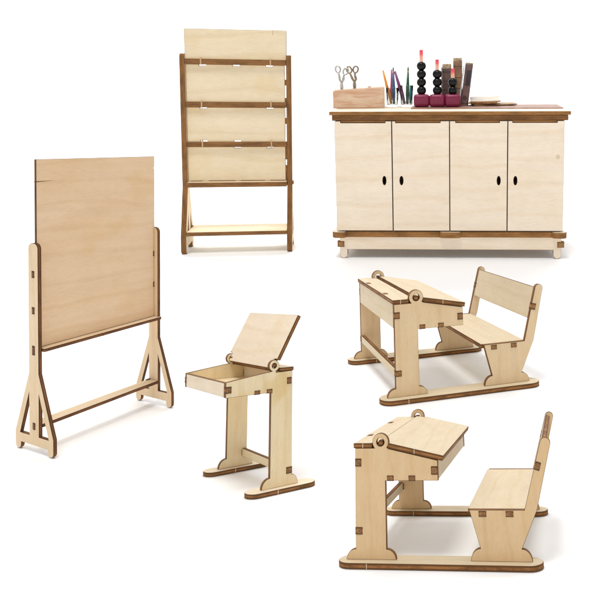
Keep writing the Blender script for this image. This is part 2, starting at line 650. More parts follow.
# ================================================================== 3 cabinet
def cabinet():
    W, D, h = 4.7766, 1.7378, 3.0213
    S = 2.05
    face = wood_face("white_birch_face", (0.865, 0.745, 0.60), warm=(0.83, 0.67, 0.48), blotch=0.45)
    top_face = wood_face("bleached_birch_top", (0.90, 0.82, 0.67), warm=(0.89, 0.79, 0.62), blotch=0.4)
    edge = wood_edge("golden_brown_burnt_edge", (0.37, 0.175, 0.057), flat=True)
    dedge = wood_edge("black_burnt_edge", (0.13, 0.058, 0.026))
    pale = face
    knot = wood_face("birch_knot", (0.72, 0.60, 0.43), warm=(0.66, 0.52, 0.34))
    T = thing("cupboard", "long low four-door birch cupboard with oval finger holes", "cupboard", pose('cabinet', 0.002))
    F = -D / 2
    b = Build(S)
    xs = W / 2 + 0.015
    b.plate(rect(-xs, F, xs, D / 2), 0.072, (0, 0, h - 0.072), X, Y)
    b.obj("worktop", [top_face, edge], T)
    # moulding under the top: brown strip with long dark slots
    b = Build(S)
    zf0, zf1 = 2.838, 2.9475
    xf = 2.355
    b.plate(rect(-xf, F + 0.025, xf, D / 2 - 0.03), zf1 - zf0, (0, 0, zf0), X, Y)
    b.obj("moulding", [face, wood_edge("deep_brown_burnt_edge", (0.25, 0.115, 0.040), flat=True)], T)
    # carcass
    b = Build(S)
    xc = 2.27
    tc = 0.09
    yf, yr = F + 0.145, D / 2 - 0.05
    zc0, zc1 = 0.5705, 2.836
    for x in (-xc, xc - tc):
        b.plate(rect(yf, zc0, yr, zc1), tc, (x, 0, 0), Y, Z, grain='v')
    b.plate(rect(-xc + tc, zc0, xc - tc, zc1), tc, (0, yr, 0), X, Z)
    b.plate(rect(-xc + tc, yf + 0.004, xc - tc, yr - tc), tc, (0, 0, zc0), X, Y)
    b.plate(rect(-tc / 2, zc0, tc / 2, zc1), yr - yf - tc - 0.01, (0, yr - tc, 0), X, Z, mats=(0, 0))
    b.plate([(xc - 0.001, 0.16)] + arc(xc + 0.02, 0.25, 0.07, 0.09, -90, 90, 8) + [(xc - 0.001, 0.34)], 0.10, (0, 0, 0.665), X, Y)
    b.obj("carcass", [face, edge], T)
    # head rail: fills between moulding and doors, stepped back
    b = Build(S)
    segs = [(-2.16, -1.30), (-1.06, -0.20), (0.14, 0.98), (1.27, 2.12)]
    out = notch_rect(-2.295, 2.70, 2.285, 2.836, top=segs, d=0.045)
    b.plate(out, 0.05, (0, F + 0.142, 0), X, Z)
    for x0, x1 in segs:
        b.box((x0 - 0.015, F + 0.02, 2.803), (x1 + 0.015, F + 0.085, 2.8365), 2)
    b.obj("head_rail", [face, dedge, edge], T)
    # doors
    xd = [-2.312, -1.154, 0.001, 1.159, 2.289]
    hole = [-1.318, -0.972, 0.985, 1.319]
    zd0, zd1 = 0.592, 2.775
    for i in range(4):
        b = Build(S)
        g = 0.007
        x0, x1 = xd[i] + g, xd[i + 1] - g
        out = rect(x0, zd0, x1, zd1)
        seg = segs[i]
        out = [(x0, zd0), (x1, zd0), (x1, 2.83), (seg[1] + 0.02, 2.83), (seg[1] + 0.02, zd1 + 0.02), (seg[0] - 0.02, zd1 + 0.02), (seg[0] - 0.02, 2.83), (x0, 2.83)]
        b.plate(out, 0.085, (0, F + 0.085, 0), X, Z, holes=[arc(hole[i], 1.628, 0.037, 0.092, 0, 360, 24)[:-1]], cham=0.004)
        if i == 3:                                            # small round knot
            b.plate(arc(2.16, 2.11, 0.042, 0.045, 0, 360, 16)[:-1], 0.004, (0, F + 0.0035, 0), X, Z, mats=(2, 2), cham=0.001)
        b.obj("door", [face, dedge, knot], T)
    # base moulding with rounded lugs
    b = Build(S)
    zt0, zt1 = 0.447, 0.569
    yb = F + 0.02
    out = [(-2.33, D / 2 - 0.03)]

    def lug(x0, x1, yy, r):
        return [(x0, yb + 0.005)] + arc(x0 + r, yy + r, r, r, 180, 270, 6) + arc(x1 - r, yy + r, r, r, 270, 360, 6) + [(x1, yb + 0.005)]
    out += lug(-2.403, -2.115, F - 0.06, 0.09)
    out += lug(-0.215, 0.235, F - 0.045, 0.09)
    out += lug(2.065, 2.365, F - 0.06, 0.09)
    out += [(2.31, yb + 0.1), (2.31, D / 2 - 0.3)] + arc(2.33, D / 2 - 0.15, 0.07, 0.09, -90, 90, 6) + [(2.31, D / 2 - 0.03)]
    b.plate(out, zt1 - zt0, (0, 0, zt0), X, Y)
    b.obj("base_moulding", [face, edge], T)
    # skirts with feet
    zs0, zs1 = 0.185, 0.4455
    for y, front in ((F + 0.14, True), (D / 2 - 0.10, False)):
        b = Build(S)
        r = 0.075
        xo, xi = 2.262, 2.262 - 0.155
        out = [(-xo, zs1), (-xo, r)] + arc(-xo + r, r, r, r, 180, 360, 10) + [(-xi, r), (-xi, zs0), (xi, zs0), (xi, r)] + arc(xo - r, r, r, r, 180, 360, 10) + [(xo, r), (xo, zs1)]
        b.plate(out, 0.09, (0, y, 0), X, Z, cham=0.004)
        b.obj("skirt", [face, edge], T)
    for s in (-1, 1):
        b = Build(S)
        b.plate(rect(F + 0.142, zs0 + 0.02, D / 2 - 0.192, zs1), 0.09, (s * 2.2 - 0.045, 0, 0), Y, Z)
        # finger joints showing beside the front feet
        x0 = -2.312 if s < 0 else 2.185
        b.tab((x0, F + 0.045, 0.235), (x0 + 0.14, F + 0.13, 0.355), 1)
        b.obj("side_skirt", [face, edge], T)


def cabinet_items():
    """everything that stands on the cupboard, each thing its own object"""
    C = pose('cabinet', 0.002)
    h = 3.0213

    def at(x, y, z=h, yaw=0.0):
        return C @ Matrix.Translation((x, y, z)) @ Matrix.Rotation(yaw, 4, 'Z')
    # ---- red-brown mat
    mat_m = plain("red_brown_leatherette", (0.36, 0.20, 0.145), 0.55, var=0.2, scale=6)
    b = Build(2)
    b.plate(rect(-0.82, -0.20, 2.34, 0.83), 0.018, (0, 0, 0), X, Y, mats=(0, 0))
    o = b.obj("desk_mat", [mat_m])
    o.matrix_world = at(0, 0, h + 0.001)
    tag(o, "flat dark red-brown mat covering the back of the cupboard top", "mat")
    zt = h + 0.0195
    # ---- wooden block
    blk = wood_face("reddish_block_wood", (0.76, 0.57, 0.42), warm=(0.60, 0.33, 0.20), blotch=1.0, streak=1.0)
    b = Build(0.8)
    L, dpt = 1.09, 0.40
    prof = [(0, 0), (L, 0), (L, 0.432), (L - 0.03, 0.445), (0.04, 0.385), (0, 0.36)]
    b.plate(prof, dpt, (0, dpt, 0), X, Z, mats=(0, 0), cham=0.02)
    o = b.obj("wooden_block", [blk], bevel=0.012)
    o.matrix_world = at(-2.47, -0.06, h + 0.001, math.radians(8))
    tag(o, "chunky pale reddish wooden block holding the scissors on the cupboard", "block")
    # ---- bit of white chalk on the block
    b = Build(0.3)
    b.revolve([(0.0, 0), (0.034, 0.004), (0.038, 0.03), (0.034, 0.05), (0.0, 0.054)], n=14)
    o = b.obj("white_stub", [plain("white_chalk", (0.8, 0.8, 0.8), 0.8)])
    o.matrix_world = at(-1.735, 0.24, h + 0.422)
    tag(o, "tiny white stub lying on top of the wooden block", "chalk stub")
    # ---- scissors
    silver = plain("pewter_metal", (0.50, 0.48, 0.44), 0.38, 0.85, var=0.2, scale=30)
    bronze = plain("aged_bronze_metal", (0.32, 0.25, 0.18), 0.42, 0.8, var=0.25, scale=30)

    def scissors(mt, hole, rings, label, tilt):
        T = thing("scissors", label, "scissors", at(hole[0], hole[1], hole[2]), "small scissors in the wooden block")
        for s, (rx, rz, ang) in zip((-1, 1), rings):
            b = Build(0.2)
            # loop
            rad_x, rad_z = 0.052, 0.070
            pts = []
            for k in range(20):
                t = 2 * math.pi * k / 20
                u, w = rad_x * math.cos(t), rad_z * math.sin(t)
                ca, sa = math.cos(ang), math.sin(ang)
                pts.append((rx + u * ca - w * sa, s * 0.006, rz + u * sa + w * ca))
            b.tube(pts, 0.0195, 8, closed=True)
            # shank from the loop across to the pivot and down the other side
            ex, ez = rx + rad_z * math.sin(ang) * 0.95, rz - rad_z * math.cos(ang) * 0.95
            px, pz = -s * 0.004, 0.155
            pp = [(ex, s * 0.006, ez), (ex * 0.75 + px * .25, s * 0.012, ez * 0.7 + pz * 0.3), (s * 0.035, s * 0.012, 0.20), (px, s * 0.01, pz),
                  (-s * 0.016, s * 0.008, 0.08), (-s * 0.012, s * 0.006, 0.0), (-s * 0.008, s * 0.005, -0.10)]
            b.tube(pp, 0.016, 8, radii=[0.022, 0.024, 0.027, 0.028, 0.024, 0.021, 0.006])
            # ornament beads along the shank
            for f in (0.35, 0.7):
                c = Vector(pp[1]).lerp(Vector(pp[2]), f)
                b.revolve([(0.0, -0.03), (0.032, -0.008), (0.032, 0.008), (0.0, 0.03)], o=c, n=10)
            b.obj("scissor_half", [mt], T)
        b = Build(0.2)
        b.revolve([(0.0, -0.028), (0.02, -0.026), (0.022, 0.0), (0.02, 0.026), (0.0, 0.028)], M=Matrix.Translation((0, 0, 0.155)) @ Matrix.Rotation(math.pi / 2, 4, 'X'), n=12)
        b.obj("pivot_screw", [mt], T)
    scissors(silver, (-2.318, 0.17, 3.405), ((-0.070, 0.435, math.radians(8)), (0.095, 0.392, math.radians(-28))),
             "silver scissors upright in the left end of the block", 0)
    scissors(bronze, (-2.045, 0.19, 3.425), ((-0.108, 0.402, math.radians(14)), (0.030, 0.410, math.radians(-12))),
             "darker bronze-coloured scissors beside the silver pair in the block", 0)

    # ---- glasses
    gm_, nt, bb = nodes_of("clear_glass")
    bb.inputs['Base Color'].default_value = (0.92, 0.945, 0.945, 1)
    bb.inputs['Roughness'].default_value = 0.03
    bb.inputs['IOR'].default_value = 1.42
    bb.inputs['Transmission Weight'].default_value = 1.0

    def tumbler(x, y, rb, rt, hh, label):
        b = Build(0.3)
        th = 0.014
        b.revolve([(0, 0), (rb * 0.96, 0), (rb, 0.012), (rt, hh - 0.006), (rt - th / 2, hh), (rt - th, hh - 0.006), (rb - th, 0.06), (rb * 0.8, 0.045), (0, 0.045)], n=40, sq=4)
        o = b.obj("glass_tumbler", [gm_])
        o.matrix_world = at(x, y, h + 0.001, math.radians(3))
        tag(o, label, "glass", "glass tumblers on the cupboard")
    tumbler(-1.270, 0.52, 0.118, 0.140, 0.415, "small clear glass holding orange, pink and blue pointed sticks")
    tumbler(-0.960, 0.50, 0.122, 0.150, 0.465, "small clear glass holding purple, green and teal pointed sticks")

    # ---- sticks in the glasses
    cols = dict(orange=(0.82, 0.30, 0.03), pink=(0.62, 0.05, 0.16), blue=(0.035, 0.12, 0.25), purple=(0.20, 0.045, 0.16), green=(0.012, 0.10, 0.045), teal=(0.02, 0.28, 0.27))
    tan = plain("bare_stick_wood", (0.55, 0.38, 0.22), 0.6)

    def add_stick(name, p0, p1, label, r=0.03, tan_tip=True):
        T = thing("pointed_stick", label, "stick", C @ Matrix.Translation(p0), "coloured sticks in the glasses")
        d = Vector(p1) - Vector(p0)
        L = d.length
        q = d.to_track_quat('Z', 'Y').to_matrix().to_4x4()
        pm = plain(name + "_paint", cols[name], 0.35, var=0.15, scale=14)
        b = Build(0.3)
        e = 0.84 if tan_tip else 0.985
        b.revolve([(0.0, 0.0), (r * 0.8, 0.01), (r * 1.1, L * 0.25), (r * 1.05, L * 0.45), (r * 0.62, L * e), (0.0, L * e + 0.002)], M=q, n=14)
        b.obj("shaft", [pm], T)
        if tan_tip:
            b = Build(0.3)
            b.revolve([(0.0, L * 0.838), (r * 0.60, L * 0.841), (r * 0.52, L * 0.89), (0.0, L * 0.892)], M=q, n=14)
            b.obj("bare_band", [tan], T)
            b = Build(0.3)
            b.revolve([(0.0, L * 0.888), (r * 0.55, L * 0.89), (r * 0.42, L * 0.97), (r * 0.1, L), (0.0, L)], M=q, n=14)
            b.obj("tip", [pm], T)
    zb = h + 0.05
    add_stick('orange', (-1.300, 0.52, zb), (-1.470, 0.50, 3.818), "bright orange stick leaning left out of the first glass", 0.032, False)
    add_stick('pink', (-1.305, 0.56, zb), (-1.285, 0.54, 3.838), "crimson stick half hidden behind the blue one in the glass", 0.026, False)
    add_stick('blue', (-1.238, 0.49, zb), (-1.243, 0.49, 3.882), "dark blue stick standing straight in the first glass", 0.034, True)
    add_stick('purple', (-1.005, 0.48, zb), (-1.208, 0.47, 3.800), "plum purple stick leaning left in the second glass", 0.038, False)
    add_stick('green', (-0.945, 0.46, zb), (-0.918, 0.48, 3.886), "dark green stick upright in the second glass with a pale band", 0.036, True)
    add_stick('teal', (-0.875, 0.52, zb), (-0.868, 0.52, 3.42), "short teal stick stub inside the second glass beside green", 0.032, False)

    # ---- bead counters
    black = plain("black_gloss_bead", (0.004, 0.004, 0.004), 0.22, spec=0.28)
    maroon = plain("maroon_speckled_cube", (0.215, 0.008, 0.050), 0.35, var=0.22, scale=40)

    def counter(x, n, ztop, ry, label):
        T = thing("bead_counter", label, "bead counter", at(x, 0.17, zt), "bead counters on maroon cubes")
        # rounded cube
        bm = bmesh.new()
        bmesh.ops.create_cube(bm, size=1.0)
        for v in bm.verts:
            v.co.x *= 0.338
            v.co.y *= 0.338
            v.co.z = (v.co.z + 0.5) * 0.272
        bmesh.ops.bevel(bm, geom=bm.edges[:], offset=0.072, segments=6, profile=0.5, affect='EDGES')
        me = bpy.data.meshes.new("cube_base")
        bm.to_mesh(me)
        bm.free()
        me.materials.append(maroon)
        for pl in me.polygons:
            pl.use_smooth = True
        o = bpy.data.objects.new("cube_base", me)
        COL.objects.link(o)
        o.parent = T
        o.rotation_euler = (0, 0, math.radians(ry))
        z = 0.272 + 0.077
        for i in range(n):
            b = Build(0.2)
            R, hz = 0.100, 0.094
            b.revolve([(0.022, -hz)] + [(R * math.cos(math.radians(a)) ** 0.85, hz * math.sin(math.radians(a))) for a in range(-75, 76, 10)] + [(0.022, hz)], o=(0, 0, z + 0.1715 * i), n=32)
            b.obj("bead", [black], T)
        zs = z + 0.1715 * (n - 1) + 0.08
        b = Build(0.2)
        zl = ztop - zt
        b.box((-0.037, -0.037, zs - 0.03), (0.037, 0.037, zs + (zl - zs) * 0.05), 0)
        b.box((-0.036, -0.036, zs + (zl - zs) * 0.0), (0.036, 0.036, zl), 0)
        o = b.obj("peg", [peg_mat(zs, zl)], T)
        o.rotation_euler = (0, 0, math.radians(6))

    def peg_mat(z0, z1):
        m, nt, bb = nodes_of("red_dipped_peg")
        g = N(nt, 'ShaderNodeTexCoord').outputs['Object']
        sp = N(nt, 'ShaderNodeSeparateXYZ')
        nt.links.new(g, sp.inputs[0])
        mr = N(nt, 'ShaderNodeMapRange')
        mr.inputs[1].default_value, mr.inputs[2].default_value = z0, z1
        nt.links.new(sp.outputs[2], mr.inputs[0])
        c = ramp(nt, mr.outputs[0], [(0.05, (0.80, 0.50, 0.34)), (0.45, (0.83, 0.36, 0.27)), (0.62, (0.83, 0.11, 0.13)), (0.97, (0.80, 0.05, 0.09))])
        nt.links.new(c, bb.inputs['Base Color'])
        bb.inputs['Roughness'].default_value = 0.5
        return m
    counter(-0.614, 4, 4.240, 4, "maroon cube with four black beads, tallest of the bead counters")
    counter(-0.280, 3, 4.040, -2, "maroon cube carrying three black beads on a red-tipped peg")
    counter(0.048, 2, 3.848, 1, "maroon cube with only two black beads, shortest bead counter")

    # ---- books
    paper = plain("old_page_paper", (0.47, 0.36, 0.23), 0.85, var=0.45, scale=22)
    white = plain("white_page_paper", (0.74, 0.73, 0.71), 0.85, var=0.06)

    def book(x0, x1, hgt, depth, cover, label, lean=0.0, base_y=0.48, bands=(), labelbox=None, ring=None, rag=0.03):
        T = thing("book", label, "book", at(x0, base_y, zt) @ Matrix.Rotation(lean, 4, 'Y'), "old books standing on the cupboard")
        w = x1 - x0
        cv = plain("cloth_" + label.split()[0], cover, 0.6, var=0.3, scale=9)
        bd = plain("spine_band", mul(cover, 0.35), 0.6)
        b = Build(0.4)
        tb = 0.016
        # spine slightly rounded + two boards
        pr = arc(w / 2, 0.0, w / 2, 0.035, 180, 360, 10) + [(w, tb)] + [(0, tb)]
        b.plate(pr, hgt, (0, 0, 0), X, Y, mats=(0, 0), cham=0.004)
        b.box((0, tb, 0), (tb, depth, hgt), 0)
        b.box((w - tb, tb, 0), (w, depth, hgt), 0)
        for zb_ in bands:
            b.plate(arc(w / 2, 0.0, w / 2 + 0.002, 0.038, 182, 358, 10) + [(w - 0.002, 0.004), (0.002, 0.004)], 0.018, (0, 0, zb_ * hgt), X, Y, mats=(1, 1), cham=0.004)
        b.obj("cover", [cv, bd], T)
        b = Build(0.4)
        # pages, their worn top showing above the spine
        nseg = 9
        top = []
        rr = random.Random(label)
        for i in range(nseg + 1):
            top.append((w - 0.002 - (w - 0.004) * i / nseg, hgt + rag * (0.88 + 0.17 * rr.random())))
        b.plate([(tb + 0.001, 0.02), (w - tb - 0.001, 0.02), (w - tb - 0.001, hgt + 0.001), (w - 0.002, hgt + 0.001)] + top + [(0.002, hgt + 0.001), (tb + 0.001, hgt + 0.001)], depth - tb - 0.02, (0, depth - 0.01, 0), X, Z, mats=(0, 0), cham=0.003)
        b.obj("pages", [paper], T)
        if labelbox:
            b = Build(0.2)
            lx0, lx1, lz0, lz1 = labelbox
            b.plate(rect(lx0 * w, lz0 * hgt, lx1 * w, lz1 * hgt), 0.008, (0, -0.031, 0), X, Z, mats=(0, 0), cham=0.002)
            b.obj("title_patch", [plain("black_label", (0.022, 0.022, 0.026), 0.5, var=0.2)], T)
        if ring:
            b = Build(0.2)
            pts = [(ring[0] * w + 0.024 * math.cos(k * math.pi / 8), -0.036, ring[1] * hgt + 0.036 * math.sin(k * math.pi / 8)) for k in range(16)]
            b.tube(pts, 0.007, 6, closed=True)
            b.revolve([(0, -0.004), (0.009, 0), (0, 0.004)], o=(ring[0] * w, -0.036, ring[1] * hgt), n=8)
            b.obj("emblem", [plain("black_stamp", (0.03, 0.02, 0.02), 0.6)], T)
        return T
    book(-0.185, 0.012, 0.80, 0.36, (0.13, 0.080, 0.064), "dark brown book with torn tan page tops, leftmost of the books", 0.0, 0.46, (0.9, 0.66, 0.42), rag=0.10)
    book(0.052, 0.246, 0.965, 0.36, (0.27, 0.145, 0.078), "tan-brown leather book, tallest of the standing books", 0.0, 0.50, (0.87, 0.62, 0.38), rag=0.065)
    book(0.205, 0.372, 0.905, 0.36, (0.175, 0.095, 0.088), "burgundy book leaning right with black title patch on its spine", 0.125, 0.44, (0.06,),
         (0.30, 0.86, 0.50, 0.86), (0.45, 0.21), 0.035)
    # white loose booklet squeezed between
    b = Build(0.4)
    b.plate([(0, 0), (0.03, 0), (0.034, 0.85), (0.006, 0.87)], 0.34, (0, 0.34, 0), X, Z, mats=(0, 0), cham=0.003)
    o = b.obj("booklet", [white])
    o.matrix_world = at(0.160, 0.46, zt) @ Matrix.Rotation(0.125, 4, 'Y')
    tag(o, "thin white booklet squeezed between the tan and burgundy books", "booklet")
    b = Build(0.4)
    b.plate([(0, 0), (0.03, 0), (0.032, 0.80), (0.004, 0.83)], 0.3, (0, 0.3, 0), X, Z, mats=(0, 0), cham=0.003)
    o = b.obj("booklet", [plain("grey_page_paper", (0.5, 0.47, 0.45), 0.85, var=0.12)])
    o.matrix_world = at(-0.226, 0.50, zt) @ Matrix.Rotation(0.02, 4, 'Y')
    tag(o, "thin greyish booklet against the left side of the dark book", "booklet")

    # ---- flat papers
    def pamphlet(x, y, z, w, d, th, yaw, top, edge, label, slope=0.0):
        b = Build(0.5)
        rr = random.Random(label)
        n = 7
        lo = [(-w / 2 + w * i / n, -d / 2 + rr.uniform(-0.012, 0.012)) for i in range(n + 1)]
        hi = [(w / 2 - w * i / n, d / 2 + rr.uniform(-0.012, 0.012)) for i in range(n + 1)]
        b.plate(lo + hi, th, (0, 0, 0), X, Y, mats=(0, 1), cham=0.004)
        # a gentle curl so the sheets do not lie dead flat
        for i, v in enumerate(b.v):
            v.z += 0.016 * (v.x / w + 0.1) ** 2 + 0.008 * math.sin(3 * v.x / w + 2 * v.y / d)
        o = b.obj("pamphlet", [plain("sheet_top", top, 0.8, var=0.12, scale=5), plain("sheet_edge", edge, 0.8, var=0.35, scale=20)])
        o.matrix_world = at(x, y, z, yaw) @ Matrix.Rotation(slope, 4, 'X')
        tag(o, label, "pamphlet", "worn pamphlets lying by the books")
    pamphlet(0.93, 0.60, zt + 0.012, 0.95, 0.46, 0.022, 0.16, (0.40, 0.26, 0.14), (0.30, 0.15, 0.06), "tan-brown pamphlet at the bottom of the flat pile")
    pamphlet(0.70, 0.52, zt + 0.05, 0.62, 0.40, 0.026, -0.08, (0.50, 0.38, 0.25), (0.36, 0.17, 0.06), "ragged orange-edged pamphlet in the middle of the flat pile")
    pamphlet(0.745, 0.60, zt + 0.112, 0.64, 0.58, 0.03, 0.03, (0.64, 0.57, 0.48), (0.50, 0.28, 0.13), "greyish beige pamphlet on top of the flat pile", 0.11)


# ================================================================== desks
def flare(y, t, w, hgt, side, n=8):
    """convex quarter round foot at the base of an upright; side -1 = left going up"""
    pts = []
    for i in range(n + 1):
        a = math.radians(90 * i / n)
        pts.append((y + side * w * math.cos(a), t + hgt * math.sin(a)))
    return pts


def ring_arc(yr, hr, R, a0, a1, n=18):
    return arc(yr, hr, R, R, a0, a1, n)


def nib(b, p, size):
    x, y, z = p
    b.box((x - size[0], y - size[1], z - size[2]), (x + size[0], y + size[1], z + size[2]), 0)


def double_desk(key, d, face, sface, edge, label, lid_split=0.5):
    W, hb = d['W'], d['hb']
    k = hb                                                   # every small size follows the desk height
    t = 0.045 * k
    S = 0.86 * k
    T = thing("double_school_desk", label, "school desk", pose(key, 0.001), "double desks with benches")
    xo, xi = W / 2, W / 2 - t
    # skids
    for s in (-1, 1):
        b = Build(S)
        xc = s * (W / 2 - t / 2)
        hw = 0.118 * k
        b.plate(capsule(xc, d['ys0'], d['ys1'], hw), t * 1.05, (0, 0, 0), X, Y, grain='v')
        for f in (0.155,):
            y = d['ys0'] + (d['ys1'] - d['ys0']) * f
            nib(b, (xc + s * hw, y, t * 0.5), (0.001 * k, 0.003 * k, t * 0.47))
            nib(b, (xc - s * hw, y + 0.06 * k, t * 0.5), (0.001 * k, 0.003 * k, t * 0.47))
        b.obj("skid", [face, edge], T)
    tz = t * 1.05
    R, rh = 0.075 * k, 0.036 * k
    lid_t = 0.045 * k
    yA, zA = d['yr'] + 0.0 * k, d['hr'] + 0.010 * k           # top of the lid where it starts
    yB, zB = d['yl'] + 0.012 * k, d['hl'] + 0.018 * k
    sl = (zB - zA) / (yB - yA)

    def under(y):
        return zA + sl * (y - yA) - lid_t - 0.006 * k
    ztop = d['hb'] - 0.040 * k                                # side panel top, strip lies on it
    strip_t = 0.042 * k
    fw, fh = 0.085 * k, 0.085 * k
    for s in (-1, 1):
        b = Build(S)
        out = flare(d['yl0'], tz, fw, fh, -1)[0:1]
        out += [(d['yl1'] + fw, tz)] + flare(d['yl1'], tz, fw, fh, 1)[1:] + [(d['yl1'], d['hbb'])]
        out += [(d['yb1'], d['hbb']), (d['yb1'], under(d['yb1']))]
        y1 = d['yr'] + R * 0.94
        a0 = math.degrees(math.atan2(under(y1) - d['hr'], y1 - d['yr']))
        a1 = 180 + math.degrees(math.asin(min(0.95, (d['hr'] - ztop) / R)))
        out += [(y1 + 0.004 * k, under(y1))] + ring_arc(d['yr'], d['hr'], R, a0, a1)
        out += [(d['yl0'], ztop), (d['yl0'], tz + fh)] + flare(d['yl0'], tz, fw, fh, -1)[::-1][1:-1]
        x0 = xi if s > 0 else -xo
        b.plate(out, t, (x0, 0, 0), Y, Z, holes=[ring_arc(d['yr'], d['hr'], rh, 0, 360)[:-1]], grain='v')
        b.obj("desk_side", [sface, edge], T)
    e = 0.002 * k
    # back apron, with tabs through the sides and up through the strip
    b = Build(S)
    za = d['hbb'] + 0.02 * k
    b.plate(rect(-xi + e, za, xi - e, ztop), t, (0, d['yl0'] + t, 0), X, Z)
    for s in (-1, 1):
        b.tab((s * (xi - e), d['yl0'] - 0.001 * k, za + 0.10 * k), (s * (xo + 0.003 * k), d['yl0'] + t * 1.25, za + 0.165 * k)) if s > 0 else \
            b.tab((-xo - 0.003 * k, d['yl0'] - 0.001 * k, za + 0.10 * k), (-xi + e, d['yl0'] + t * 1.25, za + 0.165 * k))
    for fx in (-0.24, 0.24):
        b.tab((fx * W - 0.05 * k, d['yl0'] - 0.002 * k, ztop), (fx * W + 0.05 * k, d['yl0'] + t, ztop + strip_t + 0.002 * k), 2)
    b.obj("back_apron", [face, edge], T)
    # front apron
    b = Build(S)
    yb = d['yb1'] - 0.004 * k
    b.plate(rect(-xi + e, d['hbb'], xi - e, under(yb) - 0.004 * k), t, (0, yb, 0), X, Z)
    zc = (d['hbb'] + under(yb)) / 2
    for lo, hi in ((xi - e, xo + 0.003 * k), (-xo - 0.003 * k, -xi + e)):
        b.tab((lo, yb - t * 1.25, zc - 0.034 * k), (hi, yb + 0.002 * k, zc + 0.034 * k))
    b.obj("front_apron", [face, edge], T)
    # box floor
    b = Build(S)
    b.plate(rect(-xi + e, d['yl0'] + t, xi - e, yb - t), t * 0.9, (0, 0, d['hbb'] + 0.006 * k), X, Y)
    for yc in (d['yl1'] + 0.045 * k, d['yl1'] + 0.24 * k):
        b.tab((xi - e, yc - 0.030 * k, d['hbb'] - 0.002 * k), (xo + 0.003 * k, yc + 0.030 * k, d['hbb'] + t * 0.95))
    b.obj("box_floor", [face, edge], T)
    # flat strip behind the hinge
    b = Build(S)
    ys0, ys1 = d['yl0'] - 0.014 * k, d['yr'] - 0.026 * k
    yn = d['yr'] - R - 0.004 * k
    b.plate([(-xo - e, ys0), (xo + e, ys0), (xo + e, yn), (xi - e * 2, yn), (xi - e * 2, ys1), (-xi + e * 2, ys1), (-xi + e * 2, yn), (-xo - e, yn)],
            strip_t, (0, 0, ztop + 0.001 * k), X, Y)
    nib(b, (xo + e, (ys0 + yn) / 2, ztop + strip_t / 2), (0.001 * k, 0.003 * k, strip_t * 0.45))
    b.obj("pen_strip", [face, edge], T)
    # sloping lid with hinge pegs in the rings
    b = Build(S)
    dv = Vector((0, yB - yA, zB - zA)).normalized()
    Ln = math.hypot(yB - yA, zB - zA)
    wn = R * 1.02
    a, bq = xi - e * 2, xo + 0.006 * k
    b.plate([(-a, 0), (a, 0), (a, wn), (bq, wn), (bq, Ln), (-bq, Ln), (-bq, wn), (-a, wn)], lid_t,
            Vector((0, yA, zA)) - Vector((0, -dv.z, dv.y)) * lid_t, X, dv)
    nib(b, (bq, yA + (yB - yA) * 0.54, zA + (zB - zA) * 0.54 - lid_t / 2), (0.001 * k, 0.003 * k, lid_t * 0.42))
    b.obj("lid", [face, edge], T)
    for s in (-1, 1):
        b = Build(S)
        x0, x1 = sorted((s * (xi - 0.05 * k), s * (xo - 0.006 * k)))
        b.box((x0, d['yr'] - 0.017 * k, d['hr'] - 0.030 * k), (x1, d['yr'] + 0.020 * k, d['hr'] + 0.012 * k))
        b.obj("hinge_peg", [face, edge], T)
    # stretcher between the uprights
    b = Build(S)
    zs = tz + 0.19 * k
    ysx = d['yl0'] + t * 1.1
    b.plate(rect(-xi + e, zs, xi - e, zs + 0.085 * k), t, (0, ysx, 0), X, Z)
    for lo, hi in ((xi - e, xo + 0.003 * k), (-xo - 0.003 * k, -xi + e)):
        b.tab((lo, ysx - t * 1.15, zs + 0.012 * k), (hi, ysx + 0.012 * k, zs + 0.070 * k))
    b.obj("stretcher", [face, edge], T)
    # bench sides with raked back posts
    c0, c1, q0, q1, hq, yp, hp = (d[n] for n in ('yc0', 'yc1', 'yq0', 'yq1', 'hq', 'yp', 'hp'))
    wl, wr = c0 + 0.085 * k, c1 - 0.085 * k
    pw = 0.090 * k
    pl, pr = yp - pw / 2 - 0.004 * k, yp + pw / 2
    rk = pw / 2
    slots = [(q0 + (q1 - q0) * 0.17, q0 + (q1 - q0) * 0.31), (q0 + (q1 - q0) * 0.66, q0 + (q1 - q0) * 0.80)]
    tip_y, tip_z = (pl + pr) / 2, hp - rk
    for s in (-1, 1):
        b = Build(S)
        out = [(c0, tz), (c1, tz)] + flare(c1 - 0.085 * k, tz, 0.085 * k, 0.10 * k, 1)[1:]
        out += [(q1 + pw * 1.08 + 0.01 * k, hq)]
        out += arc(tip_y, tip_z, rk, rk, -10, 170, 12)
        out += [(q1, hq), (q0, hq), (wl, tz + 0.10 * k)] + flare(c0 + 0.085 * k, tz, 0.085 * k, 0.10 * k, -1)[::-1][1:-1]
        x0 = xi if s > 0 else -xo
        b.plate(out, t, (x0, 0, 0), Y, Z, grain='v')
        b.obj("bench_side", [sface, edge], T)
    # seat
    b = Build(S)
    ts = t * 0.95
    b.plate(rect(-xi + e, q0 - 0.016 * k, xi - e, q1 + 0.02 * k), ts, (0, 0, hq - ts), X, Y)
    for y0, y1 in slots:
        for lo, hi in ((xi - e, xo + 0.003 * k), (-xo - 0.003 * k, -xi + e)):
            b.tab((lo, y0, hq - ts * 1.25), (hi, y1, hq - 0.008 * k))
    for s in (-1, 1):                                         # ends of the seat run out over the sides
        x0, x1 = sorted((s * (xi - e), s * xo))
    b.obj("seat", [face, edge], T)
    # back board, raked with the posts
    b = Build(S)
    dirv = Vector((0, tip_y - (q1 + pw / 2), tip_z - hq)).normalized()
    Lp = math.hypot(tip_y - (q1 + pw / 2), tip_z - hq)
